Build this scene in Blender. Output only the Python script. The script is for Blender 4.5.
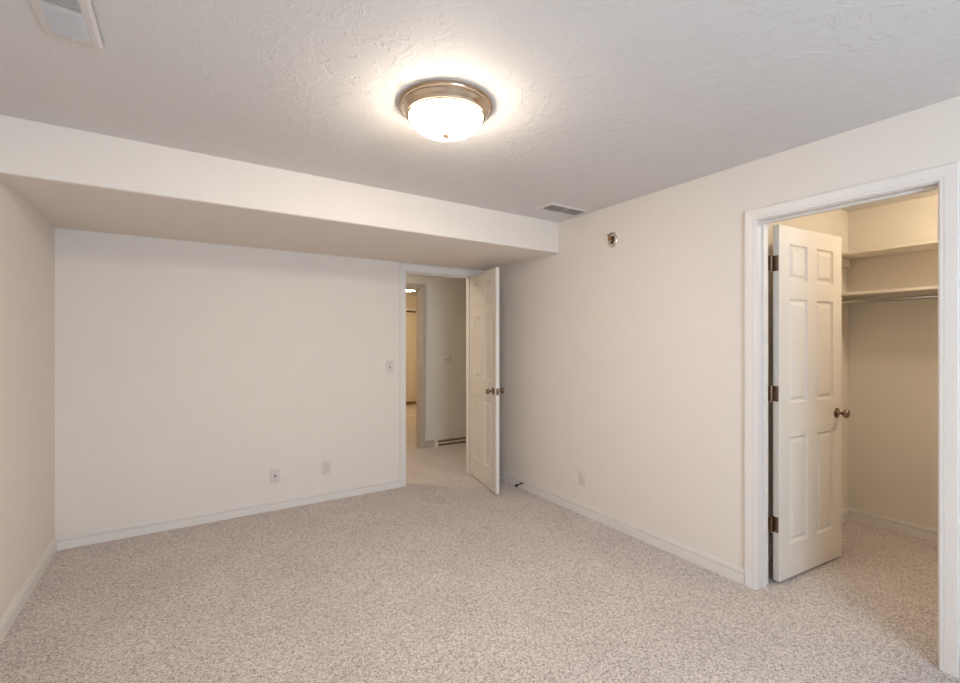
import bpy, bmesh, math, random
from mathutils import Vector, Matrix
random.seed(4)
PI = math.pi
S = bpy.context.scene
for o in list(bpy.data.objects): bpy.data.objects.remove(o)
COL = S.collection

# ------------------------------------------------------------ camera, daylight, exposure
cam_d = bpy.data.cameras.new('camera'); cam = bpy.data.objects.new('camera', cam_d); COL.objects.link(cam)
cam_d.sensor_width = 36.0; cam_d.lens = 36.0*460/960; cam_d.clip_start = .02
cam.location = (0, 0, 1.38)
cam.rotation_euler = (PI/2, 0, -math.atan(297/460))
S.camera = cam

W = bpy.data.worlds.new('world'); S.world = W; W.use_nodes = True
W.node_tree.nodes['Background'].inputs[0].default_value = (.62, .76, 1, 1)
W.node_tree.nodes['Background'].inputs[1].default_value = 1.0

def area_light(name, loc, rot, sx, sy, power, color):
    l = bpy.data.lights.new(name, 'AREA'); l.shape = 'RECTANGLE'; l.size = sx; l.size_y = sy
    l.energy = power; l.color = color
    o = bpy.data.objects.new(name, l); COL.objects.link(o); o.location = loc; o.rotation_euler = rot
    return o
DAY = area_light('daylight', (.85, -1.90, 1.50), (PI/2, 0, 0), 1.55, 1.25, 116, (.60, .79, 1.0))  # outside the rear window
DAY.rotation_euler = (-PI/2, 0, PI)
LAMP_E, CLOSET_E, FAR_E, HALL_FILL_E = 76.0, 60.0, 80.0, 85.0
S.view_settings.view_transform = 'Standard'; S.view_settings.look = 'None'
S.view_settings.gamma = 1; S.view_settings.use_curve_mapping = False
S.view_settings.exposure = 0.16

# ------------------------------------------------------------ materials
def mat(name, col, rough=.6, metal=0, bump=None, spec=.4):
    m = bpy.data.materials.new(name); m.use_nodes = True
    nt = m.node_tree; b = nt.nodes['Principled BSDF']
    b.inputs['Base Color'].default_value = (*col, 1)
    b.inputs['Roughness'].default_value = rough; b.inputs['Metallic'].default_value = metal
    b.inputs['Specular IOR Level'].default_value = spec
    tc = nt.nodes.new('ShaderNodeTexCoord')
    n = nt.nodes.new('ShaderNodeTexNoise'); n.inputs['Scale'].default_value = 7; n.inputs['Detail'].default_value = 3
    nt.links.new(tc.outputs['Object'], n.inputs['Vector'])
    mx = nt.nodes.new('ShaderNodeMix'); mx.data_type = 'RGBA'
    mx.inputs[6].default_value = (*[c*.975 for c in col], 1); mx.inputs[7].default_value = (*[min(1, c*1.02) for c in col], 1)
    nt.links.new(n.outputs['Fac'], mx.inputs[0]); nt.links.new(mx.outputs[2], b.inputs['Base Color'])
    if bump:
        sc, st, dist = bump
        n2 = nt.nodes.new('ShaderNodeTexNoise'); n2.inputs['Scale'].default_value = sc; n2.inputs['Detail'].default_value = 4
        nt.links.new(tc.outputs['Object'], n2.inputs['Vector'])
        bp = nt.nodes.new('ShaderNodeBump'); bp.inputs['Strength'].default_value = st; bp.inputs['Distance'].default_value = dist
        nt.links.new(n2.outputs['Fac'], bp.inputs['Height']); nt.links.new(bp.outputs['Normal'], b.inputs['Normal'])
    return m
def emis(name, col, s):
    m = bpy.data.materials.new(name); m.use_nodes = True; nt = m.node_tree
    b = nt.nodes['Principled BSDF']; b.inputs['Base Color'].default_value = (.9, .9, .88, 1); b.inputs['Roughness'].default_value = .3
    b.inputs['Emission Color'].default_value = (*col, 1); b.inputs['Emission Strength'].default_value = s
    return m
WARM = (1, .80, .60)
M = dict(
    wall=mat('wall_paint', (.795, .710, .630), .75, bump=(38, .10, .004)),
    hall=mat('hall_paint', (.72, .68, .60), .75, bump=(38, .10, .004)),
    closetwall=mat('closet_paint', (.75, .68, .585), .75, bump=(38, .10, .004)),
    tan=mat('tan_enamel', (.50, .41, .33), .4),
    gapshade=mat('gap_shade_brown', (.30, .17, .06), .5),  # brown tone of the shaded gap under the folding doors
    trim=mat('trim_enamel', (.78, .72, .665), .38),
    door=mat('door_enamel', (.74, .67, .59), .42),
    shelf=mat('shelf_enamel', (.78, .70, .58), .45),
    plastic=mat('ivory_plastic', (.69, .62, .565), .35),
    slot=mat('slot_dark', (.05, .04, .035), .6),
    vent=mat('vent_enamel', (.69, .65, .62), .4),
    ventback=mat('duct_shadow', (.42, .37, .34), .7),
    nickel=mat('brushed_nickel', (.66, .53, .40), .22, 1),
    darknickel=mat('dark_nickel', (.30, .24, .19), .4, .6),
    bronze=mat('aged_bronze', (.27, .19, .14), .22, 1),
    brass=mat('aged_brass', (.45, .32, .17), .28, 1),
    chrome=mat('chrome', (.72, .68, .63), .15, 1),
    rod=mat('rod_steel', (.45, .42, .38), .28, 1),
    black=mat('black_rubber', (.015, .014, .014), .5),
    redglass=mat('red_bulb', (.4, .05, .03), .2),
    brownmetal=mat('brown_register', (.24, .17, .11), .5, .3),
    bowl=emis('lit_frosted_glass', (1, .87, .71), LAMP_E),
    closetbulb=emis('lit_closet_globe', (1, .87, .67), CLOSET_E),
    farbowl=emis('lit_far_globe', (1, .74, .40), FAR_E),
    hallfill=emis('hall_fill_globe', (1, .90, .74), HALL_FILL_E),  # glow of the added hall fill lamp
)
def pane_mat():
    m = bpy.data.materials.new('window_glass'); m.use_nodes = True; nt = m.node_tree
    for n in list(nt.nodes): nt.nodes.remove(n)
    out = nt.nodes.new('ShaderNodeOutputMaterial'); t = nt.nodes.new('ShaderNodeBsdfTransparent'); g = nt.nodes.new('ShaderNodeBsdfGlossy')
    g.inputs['Roughness'].default_value = .02; mx = nt.nodes.new('ShaderNodeMixShader'); mx.inputs[0].default_value = .06
    nt.links.new(t.outputs[0], mx.inputs[1]); nt.links.new(g.outputs[0], mx.inputs[2]); nt.links.new(mx.outputs[0], out.inputs[0])
    return m
M['pane'] = pane_mat()

def ceiling_mat():
    # skip-trowel plaster: flattened islands of mud with crisp curved edges
    m = mat('trowelled_ceiling', (.72, .69, .67), .7); nt = m.node_tree; b = nt.nodes['Principled BSDF']
    tc = nt.nodes.new('ShaderNodeTexCoord')
    w = nt.nodes.new('ShaderNodeTexNoise'); w.inputs['Scale'].default_value = 4.5; w.inputs['Detail'].default_value = 3
    nt.links.new(tc.outputs['Object'], w.inputs['Vector'])
    sub = nt.nodes.new('ShaderNodeMix'); sub.data_type = 'RGBA'; sub.blend_type = 'ADD'; sub.inputs[0].default_value = .35
    nt.links.new(tc.outputs['Object'], sub.inputs[6]); nt.links.new(w.outputs['Color'], sub.inputs[7])
    n = nt.nodes.new('ShaderNodeTexNoise'); n.inputs['Scale'].default_value = 9; n.inputs['Detail'].default_value = 5; n.inputs['Roughness'].default_value = .6
    n.inputs['Distortion'].default_value = 1.2
    nt.links.new(sub.outputs[2], n.inputs['Vector'])
    r = nt.nodes.new('ShaderNodeValToRGB'); r.color_ramp.elements[0].position = .50; r.color_ramp.elements[1].position = .56
    nt.links.new(n.outputs['Fac'], r.inputs[0])
    f = nt.nodes.new('ShaderNodeTexNoise'); f.inputs['Scale'].default_value = 60; nt.links.new(tc.outputs['Object'], f.inputs['Vector'])
    ma = nt.nodes.new('ShaderNodeMath'); ma.operation = 'MULTIPLY_ADD'; ma.inputs[1].default_value = .12
    nt.links.new(f.outputs['Fac'], ma.inputs[0]); nt.links.new(r.outputs[0], ma.inputs[2])
    bp = nt.nodes.new('ShaderNodeBump'); bp.inputs['Strength'].default_value = .33; bp.inputs['Distance'].default_value = .004
    nt.links.new(ma.outputs[0], bp.inputs['Height']); nt.links.new(bp.outputs[0], b.inputs['Normal'])
    return m
M['ceiling'] = ceiling_mat()

def carpet_mat():
    m = bpy.data.materials.new('frieze_carpet'); m.use_nodes = True; nt = m.node_tree; b = nt.nodes['Principled BSDF']
    b.inputs['Roughness'].default_value = .95; b.inputs['Specular IOR Level'].default_value = .1
    b.inputs['Sheen Weight'].default_value = .25; b.inputs['Sheen Roughness'].default_value = .5
    tc = nt.nodes.new('ShaderNodeTexCoord')
    def noise(sc, det, dist=0, rough=.5):
        n = nt.nodes.new('ShaderNodeTexNoise'); n.inputs['Scale'].default_value = sc; n.inputs['Detail'].default_value = det
        n.inputs['Distortion'].default_value = dist; n.inputs['Roughness'].default_value = rough
        nt.links.new(tc.outputs['Object'], n.inputs['Vector']); return n
    fine = noise(205, 3, 1.6, .6); mid = noise(60, 3, .5); big = noise(2.6, 4)
    a = nt.nodes.new('ShaderNodeMath'); a.operation = 'MULTIPLY_ADD'; a.inputs[1].default_value = .35
    nt.links.new(mid.outputs['Fac'], a.inputs[0]); nt.links.new(fine.outputs['Fac'], a.inputs[2])
    vo = nt.nodes.new('ShaderNodeTexVoronoi'); vo.inputs['Scale'].default_value = 200
    nt.links.new(tc.outputs['Object'], vo.inputs['Vector'])
    sp = nt.nodes.new('ShaderNodeSeparateColor'); nt.links.new(vo.outputs['Color'], sp.inputs[0])
    a2 = nt.nodes.new('ShaderNodeMath'); a2.operation = 'MULTIPLY_ADD'; a2.inputs[1].default_value = .30
    nt.links.new(sp.outputs[0], a2.inputs[0]); nt.links.new(a.outputs[0], a2.inputs[2]); a = a2
    r = nt.nodes.new('ShaderNodeValToRGB'); cr = r.color_ramp
    cr.elements[0].position = .58; cr.elements[0].color = (.17, .13, .11, 1)
    cr.elements[1].position = 1.0; cr.elements[1].color = (.97, .89, .83, 1)
    e = cr.elements.new(.74); e.color = (.60, .485, .415, 1)
    e = cr.elements.new(.85); e.color = (.80, .675, .595, 1)
    nt.links.new(a.outputs[0], r.inputs[0])
    r2 = nt.nodes.new('ShaderNodeValToRGB'); r2.color_ramp.elements[0].position = .35; r2.color_ramp.elements[1].position = .7
    r2.color_ramp.elements[0].color = (.90, .90, .90, 1); r2.color_ramp.elements[1].color = (1, 1, 1, 1)
    nt.links.new(big.outputs['Fac'], r2.inputs[0])
    mx = nt.nodes.new('ShaderNodeMix'); mx.data_type = 'RGBA'; mx.blend_type = 'MULTIPLY'; mx.inputs[0].default_value = 1
    nt.links.new(r.outputs[0], mx.inputs[6]); nt.links.new(r2.outputs[0], mx.inputs[7]); nt.links.new(mx.outputs[2], b.inputs['Base Color'])
    bp = nt.nodes.new('ShaderNodeBump'); bp.inputs['Strength'].default_value = .8; bp.inputs['Distance'].default_value = .008
    nt.links.new(a.outputs[0], bp.inputs['Height']); nt.links.new(bp.outputs[0], b.inputs['Normal'])
    return m
M['carpet'] = carpet_mat()

# ------------------------------------------------------------ helpers
def box(bm, x0, x1, y0, y1, z0, z1, mtx=None):
    v = [bm.verts.new((x, y, z)) for x in (x0, x1) for y in (y0, y1) for z in (z0, z1)]
    for f in ((0, 1, 3, 2), (4, 6, 7, 5), (0, 4, 5, 1), (2, 3, 7, 6), (0, 2, 6, 4), (1, 5, 7, 3)):
        bm.faces.new([v[i] for i in f])
    if mtx: bmesh.ops.transform(bm, matrix=mtx, verts=v)
    return v
def bevel_box(bm, x0, x1, y0, y1, z0, z1, r, seg=2):
    t = bmesh.new(); box(t, x0, x1, y0, y1, z0, z1)
    bmesh.ops.recalc_face_normals(t, faces=t.faces)
    bmesh.ops.bevel(t, geom=t.edges[:], offset=r, segments=seg, affect='EDGES', profile=.6)
    me = bpy.data.meshes.new('t'); t.to_mesh(me); t.free(); bm.from_mesh(me); bpy.data.meshes.remove(me)
def lathe(bm, prof, seg=48, mtx=None):
    """prof: (r, z) pairs revolved about z."""
    rings = []; allv = []
    for r, z in prof:
        if r < 1e-6: ring = [bm.verts.new((0, 0, z))]
        else: ring = [bm.verts.new((r*math.cos(2*PI*i/seg), r*math.sin(2*PI*i/seg), z)) for i in range(seg)]
        rings.append(ring); allv += ring
    for a, b in zip(rings, rings[1:]):
        for i in range(seg):
            j = (i+1) % seg
            if len(a) == 1 and len(b) == 1: continue
            if len(a) == 1: bm.faces.new((a[0], b[i], b[j]))
            elif len(b) == 1: bm.faces.new((a[i], b[0], a[j]))
            else: bm.faces.new((a[i], b[i], b[j], a[j]))
    if mtx: bmesh.ops.transform(bm, matrix=mtx, verts=allv)
def tube(bm, p, q, r, seg=16):
    p = Vector(p); q = Vector(q); d = q-p
    m = Matrix.Translation(p) @ d.to_track_quat('Z', 'Y').to_matrix().to_4x4()
    lathe(bm, [(0, 0), (r, 0), (r, d.length), (0, d.length)], seg, m)
def obj(name, bm, m, parent=None, smooth=False, kind=None, loc=None, rz=0):
    bmesh.ops.recalc_face_normals(bm, faces=bm.faces)
    me = bpy.data.meshes.new(name); bm.to_mesh(me); bm.free()
    if smooth:
        for p in me.polygons: p.use_smooth = True
        me.set_sharp_from_angle(angle=math.radians(40))
    me.materials.append(M[m] if isinstance(m, str) else m)
    o = bpy.data.objects.new(name, me); COL.objects.link(o)
    if parent: o.parent = parent
    if kind: o['kind'] = kind
    if loc: o.location = loc
    if rz: o.rotation_euler.z = rz
    return o
def tag(o, label, cat, group=None):
    o['label'] = label; o['category'] = cat
    if group: o['group'] = group
    return o
def thing(name, label, cat, loc=(0, 0, 0), rot=(0, 0, 0), group=None):
    o = bpy.data.objects.new(name, None); COL.objects.link(o); o.location = loc; o.rotation_euler = rot
    o.empty_display_size = .05
    return tag(o, label, cat, group)
def struct(name, bm, m, smooth=False): return obj(name, bm, m, None, smooth, 'structure')

H = 2.39
XL, XR, YB, YR = -.712, 2.682, 4.077, -1.70
# bedroom door opening, closet door opening, far-room opening
B0, B1, BT = 1.790, 2.530, 2.052
C0, C1, CT = .583, 1.311, 2.052
J = .018   # jamb board thickness
# ------------------------------------------------------------ shell
bm = bmesh.new(); box(bm, -1.2, 6.2, -1.9, 10.2, -.12, 0); struct('floor', bm, 'carpet')
bm = bmesh.new(); box(bm, -1.2, 6.2, -1.9, 10.2, H, H+.12); struct('ceiling', bm, 'ceiling')
bm = bmesh.new(); box(bm, XL-.12, XL, YR-.12, YB+.113, 0, H); struct('wall_left', bm, 'wall')
bm = bmesh.new()
box(bm, XL, B0-J, YB, YB+.113, 0, H); box(bm, B0-J, B1+J, YB, YB+.113, BT+J, H); box(bm, B1+J, 4.60, YB, YB+.113, 0, H)
struct('wall_back', bm, 'wall')
bm = bmesh.new()
box(bm, XR, XR+.118, YR, C0-J, 0, H); box(bm, XR, XR+.118, C0-J, C1+J, CT+J, H); box(bm, XR, XR+.118, C1+J, YB, 0, H)
struct('wall_right', bm, 'wall')
# rear wall behind the camera with the window that lights the room
WX0, WX1, WZ0, WZ1 = .15, 1.55, .90, 2.10
bm = bmesh.new()
box(bm, XL-.12, WX0, YR-.12, YR, 0, H); box(bm, WX1, XR+.118, YR-.12, YR, 0, H)
box(bm, WX0, WX1, YR-.12, YR, 0, WZ0); box(bm, WX0, WX1, YR-.12, YR, WZ1, H)
struct('wall_rear', bm, 'wall')
# dropped soffit over the back of the room
bm = bmesh.new()
SB = 2.132
vs = []
r = .012; pts = [(2.88, H), (2.88, SB+r)] + [(2.88+r-r*math.cos(a), SB+r-r*math.sin(a)) for a in (PI/8, PI/4, 3*PI/8)] + [(2.88+r, SB), (YB, SB), (YB, H)]
A = [bm.verts.new((XL, y, z)) for y, z in pts]; B = [bm.verts.new((XR, y+(.045 if y < 4 else 0), z)) for y, z in pts]
for i in range(len(pts)):
    j = (i+1) % len(pts); bm.faces.new((A[i], A[j], B[j], B[i]))
bm.faces.new(A); bm.faces.new(B[::-1])
struct('wall_soffit', bm, 'wall', smooth=True)
# closet shell
CX, CY = 4.36, 1.457
bm = bmesh.new(); box(bm, XR+.118, CX+.1, CY, CY+.1, 0, H); struct('wall_closet_side', bm, 'closetwall')
bm = bmesh.new(); box(bm, CX, CX+.1, -.3, CY, 0, H); struct('wall_closet_back', bm, 'closetwall')
bm = bmesh.new(); box(bm, XR+.118, CX+.1, -.4, -.3, 0, H); struct('wall_closet_near', bm, 'closetwall')
# hall and the room across it
HY = 5.40; O0, O1 = 1.74, 2.571
bm = bmesh.new()
box(bm, .6, O0-J, HY, HY+.115, 0, H); box(bm, O0-J, O1+J, HY, HY+.115, BT+J, H); box(bm, O1+J, 4.6, HY, HY+.115, 0, H)
struct('wall_hall', bm, 'hall')
bm = bmesh.new(); box(bm, .5, .6, YB+.113, HY+.115, 0, H); struct('wall_hall_left', bm, 'hall')
bm = bmesh.new(); box(bm, 4.6, 4.7, YB, HY, 0, H); struct('wall_hall_right', bm, 'hall')
FY = 9.20; G0, G1, GT = 3.55, 4.95, 2.04
bm = bmesh.new()
box(bm, 1.0, G0, FY, FY+.1, 0, H); box(bm, G1, 5.4, FY, FY+.1, 0, H); box(bm, G0, G1, FY, FY+.1, GT, H); box(bm, 1, 5.4, FY+.7, FY+.8, 0, H)
box(bm, G0-.3, G0-.2, FY+.1, FY+.7, 0, H); box(bm, G1+.2, G1+.3, FY+.1, FY+.7, 0, H)
struct('wall_far', bm, 'closetwall')
bm = bmesh.new(); box(bm, .9, 1.0, HY+.115, FY, 0, H); struct('wall_far_left', bm, 'closetwall')
bm = bmesh.new(); box(bm, 5.4, 5.5, HY, FY, 0, H); struct('wall_far_right', bm, 'closetwall')

# ------------------------------------------------------------ baseboards
BP = [(0, 0), (.013, 0), (.0135, .056), (.004, .0590), (.004, .0645), (.0115, .0660), (.0110, .074), (.0050, .0765), (.0055, .086), (.003, .090), (0, .090)]
def sweep(bm, p, q, n, m0, m1, prof=BP):
    """skirting along p->q on the floor plan, n = into the room; m0/m1: +1 inner-corner mitre, 0 square, -1 outer"""
    p = Vector(p); q = Vector(q); n = Vector(n); d = (q-p).normalized()
    A = [bm.verts.new((*(p+n*u+d*u*m0), z)) for u, z in prof]
    B = [bm.verts.new((*(q+n*u-d*u*m1), z)) for u, z in prof]
    for i in range(len(prof)):
        j = (i+1) % len(prof); bm.faces.new((A[i], A[j], B[j], B[i]))
    bm.faces.new(A); bm.faces.new(B[::-1])
CW = .060
def base(name, segs, m='trim'):
    bm = bmesh.new()
    for s in segs: sweep(bm, *s)
    return struct(name, bm, m)
base('baseboard_left', [((XL, YR), (XL, YB), (1, 0), 1, 1)])
base('baseboard_back', [((XL, YB), (B0-.004-CW, YB), (0, -1), 1, 0), ((B1+.004+CW, YB), (XR, YB), (0, -1), 0, 1)])
base('baseboard_right', [((XR, YB), (XR, C1+.006+CW), (-1, 0), 1, 0), ((XR, C0-.006-CW), (XR, YR), (-1, 0), 0, 1)])
base('baseboard_rear', [((XR, YR), (XL, YR), (0, 1), 1, 1)])
base('baseboard_closet', [((2.80, CY), (CX, CY), (0, -1), 0, 1), ((CX, CY), (CX, -.3), (-1, 0), 1, 1), ((CX, -.3), (2.80, -.3), (0, 1), 1, 0)])
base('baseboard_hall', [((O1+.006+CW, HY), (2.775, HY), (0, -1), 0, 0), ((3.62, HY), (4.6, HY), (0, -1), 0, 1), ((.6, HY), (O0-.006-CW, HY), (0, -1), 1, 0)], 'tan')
base('baseboard_far', [((1.0, FY), (G0-CW-.005, FY), (0, -1), 1, 0), ((G1+CW+.005, FY), (5.4, FY), (0, -1), 0, 1)])

# ------------------------------------------------------------ casings and jambs
CP = [(0, 0), (0, .009), (.002, .0110), (.012, .0118), (.013, .0100), (.0155, .0100), (.0165, .0122), (.048, .0150), (.057, .0150), (.060, .0125), (.060, 0)]
def casing(bm, mp, a0, a1, zt, prof=CP):
    """mitred three-sided casing; mp(a, out, z) maps to world"""
    st = []
    for w, t in prof:
        st.append([mp(a0-w, t, 0), mp(a0-w, t, zt+w), mp(a1+w, t, zt+w), mp(a1+w, t, 0)])
    V = [[bm.verts.new(c) for c in s] for s in st]; n = len(V)
    for i in range(n):
        j = (i+1) % n
        for k in range(3): bm.faces.new((V[i][k], V[i][k+1], V[j][k+1], V[j][k]))
    bm.faces.new([v[0] for v in V]); bm.faces.new([v[3] for v in V][::-1])
def onY(y, s): return lambda a, t, z: (a, y+s*t, z)
def onX(x, s): return lambda a, t, z: (x+s*t, a, z)
def jamb(bm, axis, d0, d1, a0, a1, zt, s0, s1):
    """jamb boards outside the clear opening a0..a1, wall depth d0..d1, stop strip at depth s0..s1"""
    def bx(a, b, c, d, e, f):
        if axis == 'Y': box(bm, a, b, c, d, e, f)
        else: box(bm, c, d, a, b, e, f)
    bx(a0-J, a0, d0, d1, 0, zt+J); bx(a1, a1+J, d0, d1, 0, zt+J); bx(a0, a1, d0, d1, zt, zt+J)
    bx(a0, a0+.011, s0, s1, 0, zt); bx(a1-.011, a1, s0, s1, 0, zt); bx(a0+.011, a1-.011, s0, s1, zt-.011, zt)
e = .005
def trim(name, fn, m='trim'):
    bm = bmesh.new(); fn(bm); return struct(name, bm, m)
trim('trim_1', lambda b: casing(b, onY(YB, -1), B0-e, B1+e, BT+e))
trim('trim_2', lambda b: casing(b, onY(YB+.113, 1), B0-e, B1+e, BT+e))
trim('trim_3', lambda b: jamb(b, 'Y', YB-.001, YB+.114, B0, B1, BT, YB+.040, YB+.072))
trim('trim_4', lambda b: casing(b, onX(XR, -1), C0-e, C1+e, CT+e))
trim('trim_5', lambda b: casing(b, onX(XR+.118, 1), C0-e, C1+e, CT+e))
trim('trim_6', lambda b: jamb(b, 'X', XR-.001, XR+.119, C0, C1, CT, XR+.045, XR+.078))
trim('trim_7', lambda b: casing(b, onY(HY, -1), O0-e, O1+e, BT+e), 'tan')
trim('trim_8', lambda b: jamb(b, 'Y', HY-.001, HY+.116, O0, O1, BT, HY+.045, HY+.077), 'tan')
bm = bmesh.new(); box(bm, G0, G1, FY+.02, FY+.09, 0, .05); struct('gap_shade_strip', bm, 'gapshade')  # brown strip painted as the dim warm gap below the folding doors
trim('trim_9', lambda b: casing(b, onY(FY, -1), G0, G1, GT))
# loose end of the ceiling seam beside the register (a raised tape edge)

# ------------------------------------------------------------ six-panel doors
def six_panel(w, h=2.03, t=.035):
    bm = bmesh.new()
    s = .105*w/.70; mu = .105*w/.70; pw = (w-2*s-mu)/2
    xs = [0, s, s+pw, s+pw+mu, w-s, w]
    zs = [0, .195, .812, 1.008, 1.612, 1.720, 1.928, h]
    rings = [(0, 0), (.002, -.004), (.009, -.0115), (.016, -.0120), (.021, -.0115), (.036, -.0020), (.038, -.0018)]
    for sy in (-1, 1):
        def P(x, z, dep): return bm.verts.new((x, sy*(t/2+dep), z))
        for i in range(5):
            for k in range(7):
                x0, x1, z0, z1 = xs[i], xs[i+1], zs[k], zs[k+1]
                if i in (1, 3) and k in (1, 3, 5):
                    prev = None
                    for ins, dep in rings:
                        q = [P(x0+ins, z0+ins, dep), P(x1-ins, z0+ins, dep), P(x1-ins, z1-ins, dep), P(x0+ins, z1-ins, dep)]
                        if prev:
                            for a in range(4):
                                b = (a+1) % 4; bm.faces.new((prev[a], prev[b], q[b], q[a]))
                        prev = q
                    bm.faces.new(prev)
                else:
                    bm.faces.new([P(x0, z0, 0), P(x1, z0, 0), P(x1, z1, 0), P(x0, z1, 0)])
    def q(*c): bm.faces.new([bm.verts.new(v) for v in c])
    a = t/2
    for i in range(5):
        q((xs[i], -a, 0), (xs[i+1], -a, 0), (xs[i+1], a, 0), (xs[i], a, 0)); q((xs[i], -a, h), (xs[i+1], -a, h), (xs[i+1], a, h), (xs[i], a, h))
    for k in range(7):
        q((0, -a, zs[k]), (0, -a, zs[k+1]), (0, a, zs[k+1]), (0, a, zs[k])); q((w, -a, zs[k]), (w, -a, zs[k+1]), (w, a, zs[k+1]), (w, a, zs[k]))
    bmesh.ops.remove_doubles(bm, verts=bm.verts, dist=1e-5)
    return bm
KP = [(0, 0), (.032, 0), (.033, .003), (.029, .007), (.015, .010), (.0105, .016), (.0100, .030), (.014, .036), (.0225, .042), (.0265, .050), (.0265, .057), (.022, .064), (.012, .068), (0, .0685)]
def door(name, w, loc, rz, metal, label, pin_side, hz, lab_knob):
    """local x from the hinge edge to the latch edge, y = thickness"""
    root = obj(name, six_panel(w), 'door', None, False, 'structure', loc, rz)
    bv = root.modifiers.new('bevel', 'BEVEL'); bv.width = .0015; bv.segments = 2; bv.limit_method = 'ANGLE'; bv.angle_limit = math.radians(60)
    tag(root, label, 'door')
    for s in (-1, 1):
        bm = bmesh.new()
        lathe(bm, KP, 32, Matrix.Translation((w-.062, s*.0175, .915)) @ Matrix.Rotation(-s*PI/2, 4, 'X'))
        k = obj('door_knob', bm, metal, root, True); k['label'] = lab_knob
    bm = bmesh.new(); box(bm, w-.0005, w+.0012, -.0125, .0125, .885, .945); box(bm, w, w+.007, -.006, .006, .906, .924)
    obj('latch_plate', bm, metal, root)
    for z in hz:
        bm = bmesh.new()
        py = pin_side*(.0175+.003); px = -.012
        tube(bm, (px, py, z-.0445), (px, py, z+.0445), .0075, 16)
        for zz in (z-.0265, z-.009, z+.009, z+.0265): tube(bm, (px, py, zz-.0006), (px, py, zz+.0006), .0081, 16)
        lathe(bm, [(0, .050), (.0045, .049), (.0045, .0445)], 12, Matrix.Translation((px, py, z)))
        lathe(bm, [(0, -.050), (.0045, -.049), (.0045, -.0445)], 12, Matrix.Translation((px, py, z)))
        box(bm, -.0025, .0003, -pin_side*.0135 if pin_side > 0 else -.0175, .0175 if pin_side > 0 else .0135, z-.0445, z+.0445)
        box(bm, px, 0, py-.0015, py+.0015, z-.0445, z+.0445)
        box(bm, px-.034, px, py-.0015, py+.0015, z-.0445, z+.0445, None)
        for zz in (-.030, 0, .030):
            tube(bm, (-.0035, 0, z+zz), (-.0025, 0, z+zz), .0038, 10)
        hg = obj('hinge', bm, 'bronze' if metal == 'bronze' else 'nickel', root, True)
    return root
# bedroom door: hinge face corner near (2.515, 4.08), latch corner near (2.372, 3.37)
ang = math.atan2(3.366-4.060, 2.361-2.523)
door('door_1', .711, (2.523, 4.060, .015), ang, 'bronze', 'white six-panel door standing open into the room beside the hall doorway', 1, [], 'dark bronze knob')
ang2 = math.atan2(1.214-1.271, 3.519-2.834)
door('door_2', .690, (2.842, 1.288, .015), ang2, 'bronze', 'white six-panel closet door swung open inside the closet, three dark hinges showing', 1, [.320, 1.067, 1.812], 'dark bronze knob')

# ------------------------------------------------------------ window behind the camera
bm = bmesh.new()
for a, b, c, d in ((WX0, WX0+.05, WZ0, WZ1), (WX1-.05, WX1, WZ0, WZ1), (WX0, WX1, WZ0, WZ0+.05), (WX0, WX1, WZ1-.05, WZ1), ((WX0+WX1)/2-.02, (WX0+WX1)/2+.02, WZ0, WZ1)):
    box(bm, a, b, YR-.10, YR-.05, c, d)
w1 = struct('window_1', bm, 'trim')
bm = bmesh.new(); box(bm, WX0+.05, WX1-.05, YR-.078, YR-.074, WZ0+.05, WZ1-.05); obj('window_pane', bm, 'pane', w1)
bm = bmesh.new(); box(bm, WX0-.03, WX1+.03, YR-.05, YR+.03, WZ0-.02, WZ0); obj('window_sill', bm, 'trim', w1)

# ------------------------------------------------------------ ceiling light
L = thing('ceiling_light', 'round flush ceiling light with glowing frosted glass bowl and brushed nickel pan', 'ceiling light', (.947, 1.735, H))
bm = bmesh.new()
lathe(bm, [(.05, 0), (.198, 0), (.2005, -.003), (.2005, -.007), (.197, -.009), (.1915, -.006), (.1900, -.010), (.1950, -.014), (.1945, -.018), (.189, -.020), (.185, -.025), (.1815, -.031), (.176, -.037), (.171, -.041), (.1695, -.044), (.1705, -.047), (.168, -.050), (.164, -.050), (.1625, -.053), (.1600, -.055), (.154, -.054), (.154, -.040), (.05, -.040)], 96)
obj('pan', bm, 'nickel', L, True)
bm = bmesh.new()
pr = [(.1575, -.048)] + [(.1575*math.cos(a)**1.0, -.050-.076*math.sin(a)) for a in [i*PI/2/22 for i in range(1, 22)]] + [(0, -.126)]
lathe(bm, pr, 96); obj('glass_bowl', bm, 'bowl', L, True)
bm = bmesh.new(); lathe(bm, [(0, -.122), (.011, -.123), (.0175, -.127), (.0165, -.131), (.009, -.133), (.0115, -.136), (.009, -.139), (0, -.140)], 24)
obj('finial', bm, 'darknickel', L, True)

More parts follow.
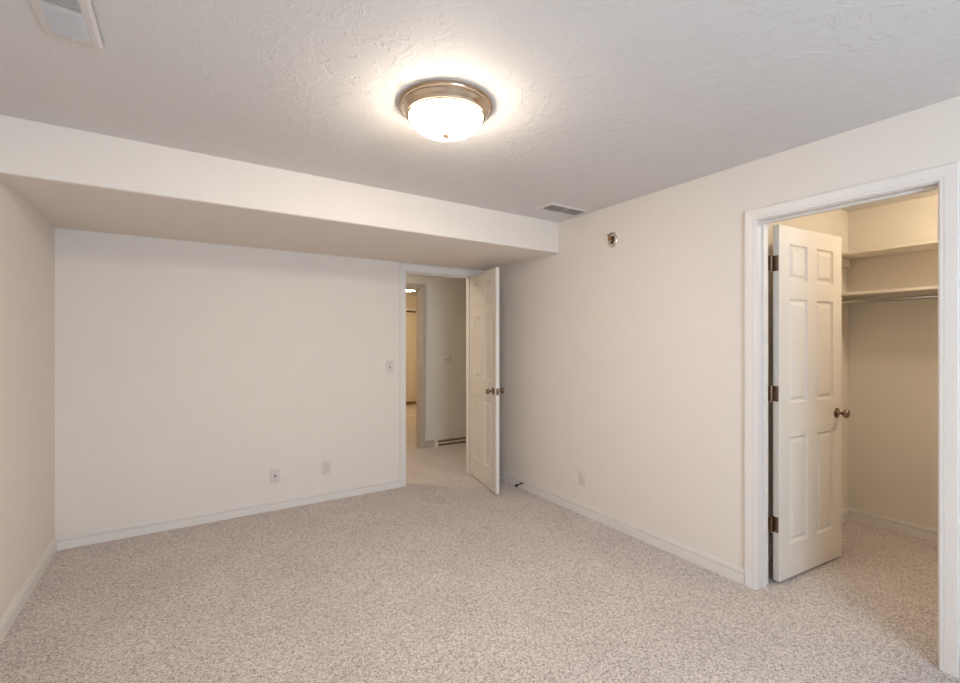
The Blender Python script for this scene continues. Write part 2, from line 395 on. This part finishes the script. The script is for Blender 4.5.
# ------------------------------------------------------------ ceiling registers
def vent(label, x0, x1, y0, y1, along, loose):
    cx, cy = (x0+x1)/2, (y0+y1)/2; lx, ly = x1-x0, y1-y0
    v = thing('ceiling_vent', label, 'vent', (cx, cy, H), (0, 0, 0 if along == 'X' else PI/2), 'ceiling air registers')
    if loose: v.location.z -= .0035; v.rotation_euler.x = .035
    Lg, Wd = (lx, ly) if along == 'X' else (ly, lx)
    a, b = Lg/2, Wd/2; fi = .030
    bm = bmesh.new()   # bevelled flange ring plus centre bar
    prof = [(0, 0), (.001, -.003), (.010, -.007), (fi-.004, -.008), (fi, -.006), (fi, 0)]
    V = []
    for i, z in prof: V.append([bm.verts.new((sx*(a-i), sy*(b-i), z)) for sx, sy in ((-1, -1), (1, -1), (1, 1), (-1, 1))])
    for p, q in zip(V, V[1:]):
        for k in range(4):
            j = (k+1) % 4; bm.faces.new((p[k], p[j], q[j], q[k]))
    box(bm, -.006, .006, -(b-fi), b-fi, -.0075, 0)
    obj('flange', bm, 'vent', v, False)
    bm = bmesh.new(); box(bm, -(a-fi), a-fi, -(b-fi), b-fi, -.001, -.0002); obj('duct_opening', bm, 'ventback', v)
    for s in (-1, 1):
        bm = bmesh.new(); x = .009
        while x < a-fi-.002:
            box(bm, -.0004, .0004, -(b-fi), b-fi, -.006, .006, Matrix.Translation((s*x, 0, -.0045)) @ Matrix.Rotation((-s*.30 if along == 'Y' else .75), 4, 'Y'))
            x += .0125
        obj('louvres', bm, 'vent', v)
    for sx in (-1, 1):
        bm = bmesh.new(); lathe(bm, [(0, -.0105), (.003, -.0100), (.0042, -.008), (.0042, -.007)], 12, Matrix.Translation((sx*(a-.014), 0, 0)))
        obj('screw', bm, 'vent', v, True)
    return v
vent('white two-bank ceiling register tucked against the right wall near the soffit', 2.250, 2.655, 2.525, 2.700, 'X', 0)
vent('white ceiling register near the left wall, cut by the top edge of the photo', -.384, -.229, 1.650, 2.027, 'Y', 1)
# ------------------------------------------------------------ wall plates
def plate(name, label, cat, loc, rz, kind, group=None):
    """local x right, z up, -y out of the wall"""
    gang = 2 if kind == 'switch2' else 1
    t = thing(name, label, cat, loc, (0, 0, rz), group)
    w = .035 + .023*(gang-1)
    bm = bmesh.new(); bevel_box(bm, -w, w, -.0062, 0, -.0572, .0572, .0025); obj('cover_plate', bm, 'plastic', t, True)
    if kind == 'duplex':
        for s in (-1, 1):
            bm = bmesh.new(); bevel_box(bm, -.0165, .0165, -.0085, -.005, s*.0195-.0140, s*.0195+.0140, .002)
            f = obj('receptacle', bm, 'plastic', t, True)
            bm = bmesh.new()
            box(bm, -.0075, -.0055, -.0088, -.0080, s*.0195-.001, s*.0195+.009); box(bm, .0055, .0075, -.0088, -.0080, s*.0195+.000, s*.0195+.008)
            tube(bm, (0, -.0088, s*.0195-.007), (0, -.0080, s*.0195-.007), .0026, 12)
            obj('slots', bm, 'slot', f)
        bm = bmesh.new(); tube(bm, (0, -.0075, 0), (0, -.005, 0), .003, 12); obj('screw', bm, 'chrome', t, True)
    elif kind == 'decora':
        bm = bmesh.new(); bevel_box(bm, -.0165, .0165, -.0092, -.005, -.0335, .0335, .002); f = obj('receptacle', bm, 'plastic', t, True)
        bm = bmesh.new()
        for s in (-1, 1):
            box(bm, -.0075, -.0055, -.0096, -.0088, s*.019-.001, s*.019+.009); box(bm, .0055, .0075, -.0096, -.0088, s*.019, s*.019+.008)
            tube(bm, (0, -.0096, s*.019-.007), (0, -.0088, s*.019-.007), .0026, 12)
        obj('slots', bm, 'slot', f)
    elif kind == 'coax':
        bm = bmesh.new(); tube(bm, (0, -.008, 0), (0, -.005, 0), .0085, 6); tube(bm, (0, -.016, 0), (0, -.006, 0), .005, 16); obj('connector', bm, 'bronze', t, True)
        for s in (-1, 1):
            bm = bmesh.new(); tube(bm, (0, -.0075, s*.042), (0, -.005, s*.042), .003, 12); obj('screw', bm, 'chrome', t, True)
    else:
        for g in range(gang):
            gx = (g-(gang-1)/2)*.046
            bm = bmesh.new(); box(bm, gx-.0055, gx+.0055, -.0066, -.005, -.0125, .0125); obj('switch_slot', bm, 'slot', t)
            bm = bmesh.new(); box(bm, -.0045, .0045, -.013, 0, -.005, .005, Matrix.Translation((gx, -.004, .002)) @ Matrix.Rotation(-.45, 4, 'X')); obj('toggle', bm, 'plastic', t)
            for s in (-1, 1):
                bm = bmesh.new(); tube(bm, (gx, -.0075, s*.030), (gx, -.005, s*.030), .003, 12); obj('screw', bm, 'plastic', t, True)
    return t
plate('cable_jack', 'small ivory wall plate with dark round cable jack, low on back wall', 'wall plate', (.633, YB, .280), 0, 'coax')
plate('wall_outlet', 'ivory outlet low on back wall between the cable jack and the hall doorway', 'outlet', (1.043, YB, .288), 0, 'decora', 'wall outlets')
plate('light_switch', 'single ivory toggle switch on back wall just left of the hall doorway', 'light switch', (1.627, YB, 1.143), 0, 'switch', 'light switches')
plate('wall_outlet', 'ivory outlet low on the right wall between open door and closet', 'outlet', (XR, 2.647, .281), -PI/2, 'duplex', 'wall outlets')
plate('light_switch', 'double switch plate on the hall wall seen through the doorway', 'light switch', (2.972, HY, 1.150), 0, 'switch2', 'light switches')

# ------------------------------------------------------------ sidewall sprinkler
sp = thing('fire_sprinkler', 'small brass and chrome fire sprinkler head high on the right wall', 'sprinkler', (XR, 2.341, 2.136), (0, 0, 0)); sp.scale = (.5, 1, 1.35)
mR = Matrix.Rotation(-PI/2, 4, 'Y')   # z -> -x
bm = bmesh.new(); lathe(bm, [(0, .003), (.020, .004), (.024, .012), (.030, .014), (.038, .010), (.044, .003), (.045, 0), (0, 0)], 48, mR); obj('escutcheon', bm, 'chrome', sp, True)
bm = bmesh.new(); lathe(bm, [(0, .004), (.0225, .004), (.0225, .0062), (0, .0062)], 32, mR); obj('cup_recess', bm, 'slot', sp)
bm = bmesh.new()
lathe(bm, [(0, .004), (.012, .004), (.012, .020), (.016, .020), (.016, .027), (.010, .029), (.010, .032), (0, .032)], 6, mR)
for s in (-1, 1):
    tube(bm, (-.028, 0, s*.010), (-.040, 0, s*.017), .0034, 8); tube(bm, (-.040, 0, s*.017), (-.056, 0, s*.014), .0034, 8); tube(bm, (-.056, 0, s*.014), (-.066, 0, 0), .0034, 8)
tube(bm, (-.062, 0, 0), (-.074, 0, 0), .006, 10)
obj('frame', bm, 'brass', sp, True)
bm = bmesh.new(); tube(bm, (-.032, 0, 0), (-.062, 0, 0), .0030, 10); obj('glass_bulb', bm, 'redglass', sp, True)
bm = bmesh.new(); box(bm, -.076, -.073, -.010, .010, -.010, .026)
for k in range(-2, 3): box(bm, -.076, -.042, k*.0085-.003, k*.0085+.003, .026, .0285)
box(bm, -.076, -.068, -.019, .019, .026, .0285)
obj('deflector', bm, 'brass', sp)

# ------------------------------------------------------------ door stop
ds = thing('door_stop', 'small black-tipped door stop sticking out of the right baseboard behind the open door', 'door stop', (XR-.0105, 3.405, .052))
bm = bmesh.new(); lathe(bm, [(0, 0), (.011, 0), (.010, .004), (.006, .006), (0, .006)], 20, mR)
obj('base_plate', bm, 'bronze', ds, True)
bm = bmesh.new()
n = 15*10; pts = []
for i in range(n+1):
    a = 2*PI*i/10; pts.append(Vector((-.005-.055*i/n, .0055*math.cos(a), .0055*math.sin(a)-.010*(i/n)**2)))
for a, b in zip(pts, pts[1:]): tube(bm, a, b, .0011, 5)
obj('spring', bm, 'black', ds, True)
bm = bmesh.new(); lathe(bm, [(0, 0), (.010, 0), (.0125, .004), (.0125, .020), (.009, .025), (0, .026)], 20, Matrix.Translation((-.058, 0, -.010)) @ mR)
obj('rubber_tip', bm, 'black', ds, True)

# ------------------------------------------------------------ closet shelves and rod
def shelf(label, z):
    t = thing('closet_shelf', label, 'shelf', (0, 0, 0), group='closet shelves')
    bm = bmesh.new(); bevel_box(bm, 4.055, CX-.001, -.299, CY-.001, z-.019, z, .002); obj('board', bm, 'shelf', t, True)
    bm = bmesh.new(); box(bm, 4.07, CX-.019, CY-.020, CY-.001, z-.019-.064, z-.019); obj('cleat', bm, 'shelf', t)
    return t
shelf('upper white closet shelf, nothing under it but the lower shelf', 2.032)
shelf('lower white closet shelf with the metal rod running just below it', 1.736)
cr = thing('closet_rod', 'metal hanging rod just under the lower closet shelf', 'closet rod')
bm = bmesh.new(); tube(bm, (4.10, -.285, 1.672), (4.10, CY-.022, 1.672), .0145, 24); obj('rod', bm, 'rod', cr, True)
bm = bmesh.new(); tube(bm, (4.10, CY-.0345, 1.672), (4.10, CY-.0205, 1.672), .024, 24); obj('rod_socket', bm, 'rod', cr, True)

# ------------------------------------------------------------ other lamps: closet, far room, and an added hall fill
def globe(name, label, loc, r, m, flat=.6):
    t = thing(name, label, 'ceiling light', loc)
    bm = bmesh.new(); lathe(bm, [(0, 0), (r*1.08, 0), (r*1.10, -.012), (r*1.0, -.030), (r*.9, -.032), (0, -.03)], 48); obj('base', bm, 'vent', t, True)
    bm = bmesh.new(); lathe(bm, [(r*math.cos(a), -.028-r*flat*math.sin(a)) for a in [i*PI/2/12 for i in range(12)]] + [(0, -.028-r*flat)], 48); obj('globe', bm, m, t, True)
    return t
globe('closet_light', 'warm round light on the closet ceiling beside the open closet door', (3.70, .35, H), .11, 'closetbulb', 1.3)
globe('ceiling_light', 'round flush light glowing on the ceiling of the far room', (3.50, 7.83, H), .17, 'farbowl', .35)
globe('ceiling_light', 'added round fill light on the hall ceiling, out of view', (1.2, 4.8, H), .12, 'hallfill', .6)  # unseen lamp added to brighten the hall

# ------------------------------------------------------------ hall register along the skirting
hr = thing('baseboard_register', 'long low dark register with a pale end cap along the hall wall', 'register', (2.775, HY, 0))
bm = bmesh.new(); box(bm, .022, .845, -.050, 0, .010, .030); box(bm, .022, .845, -.020, 0, .030, .075); obj('body', bm, 'brownmetal', hr)
bm = bmesh.new(); box(bm, .022, .845, -.060, -.030, .040, .052); box(bm, .022, .845, -.066, 0, 0, .010); obj('rail', bm, 'hall', hr)
bm = bmesh.new(); bevel_box(bm, 0, .022, -.066, 0, 0, .080, .003); obj('end_cap', bm, 'trim', hr, True)

# ------------------------------------------------------------ folding closet doors in the far room
for i, (a, b) in enumerate(((G0+.012, (G0+G1)/2-.003), ((G0+G1)/2+.003, G1-.012))):
    d = thing('folding_door', ['left', 'right'][i] + ' pale folding closet door at the far end of the lamplit room', 'door', (a, FY+.03, .07))
    d['group'] = 'folding closet doors'
    bm = bmesh.new(); mid = (b-a)/2
    bevel_box(bm, 0, mid-.0015, 0, .03, 0, 1.945, .003); obj('door_leaf', bm, 'shelf', d, True)
    bm = bmesh.new(); bevel_box(bm, mid+.0015, b-a, 0, .03, 0, 1.945, .003); obj('door_leaf', bm, 'shelf', d, True)
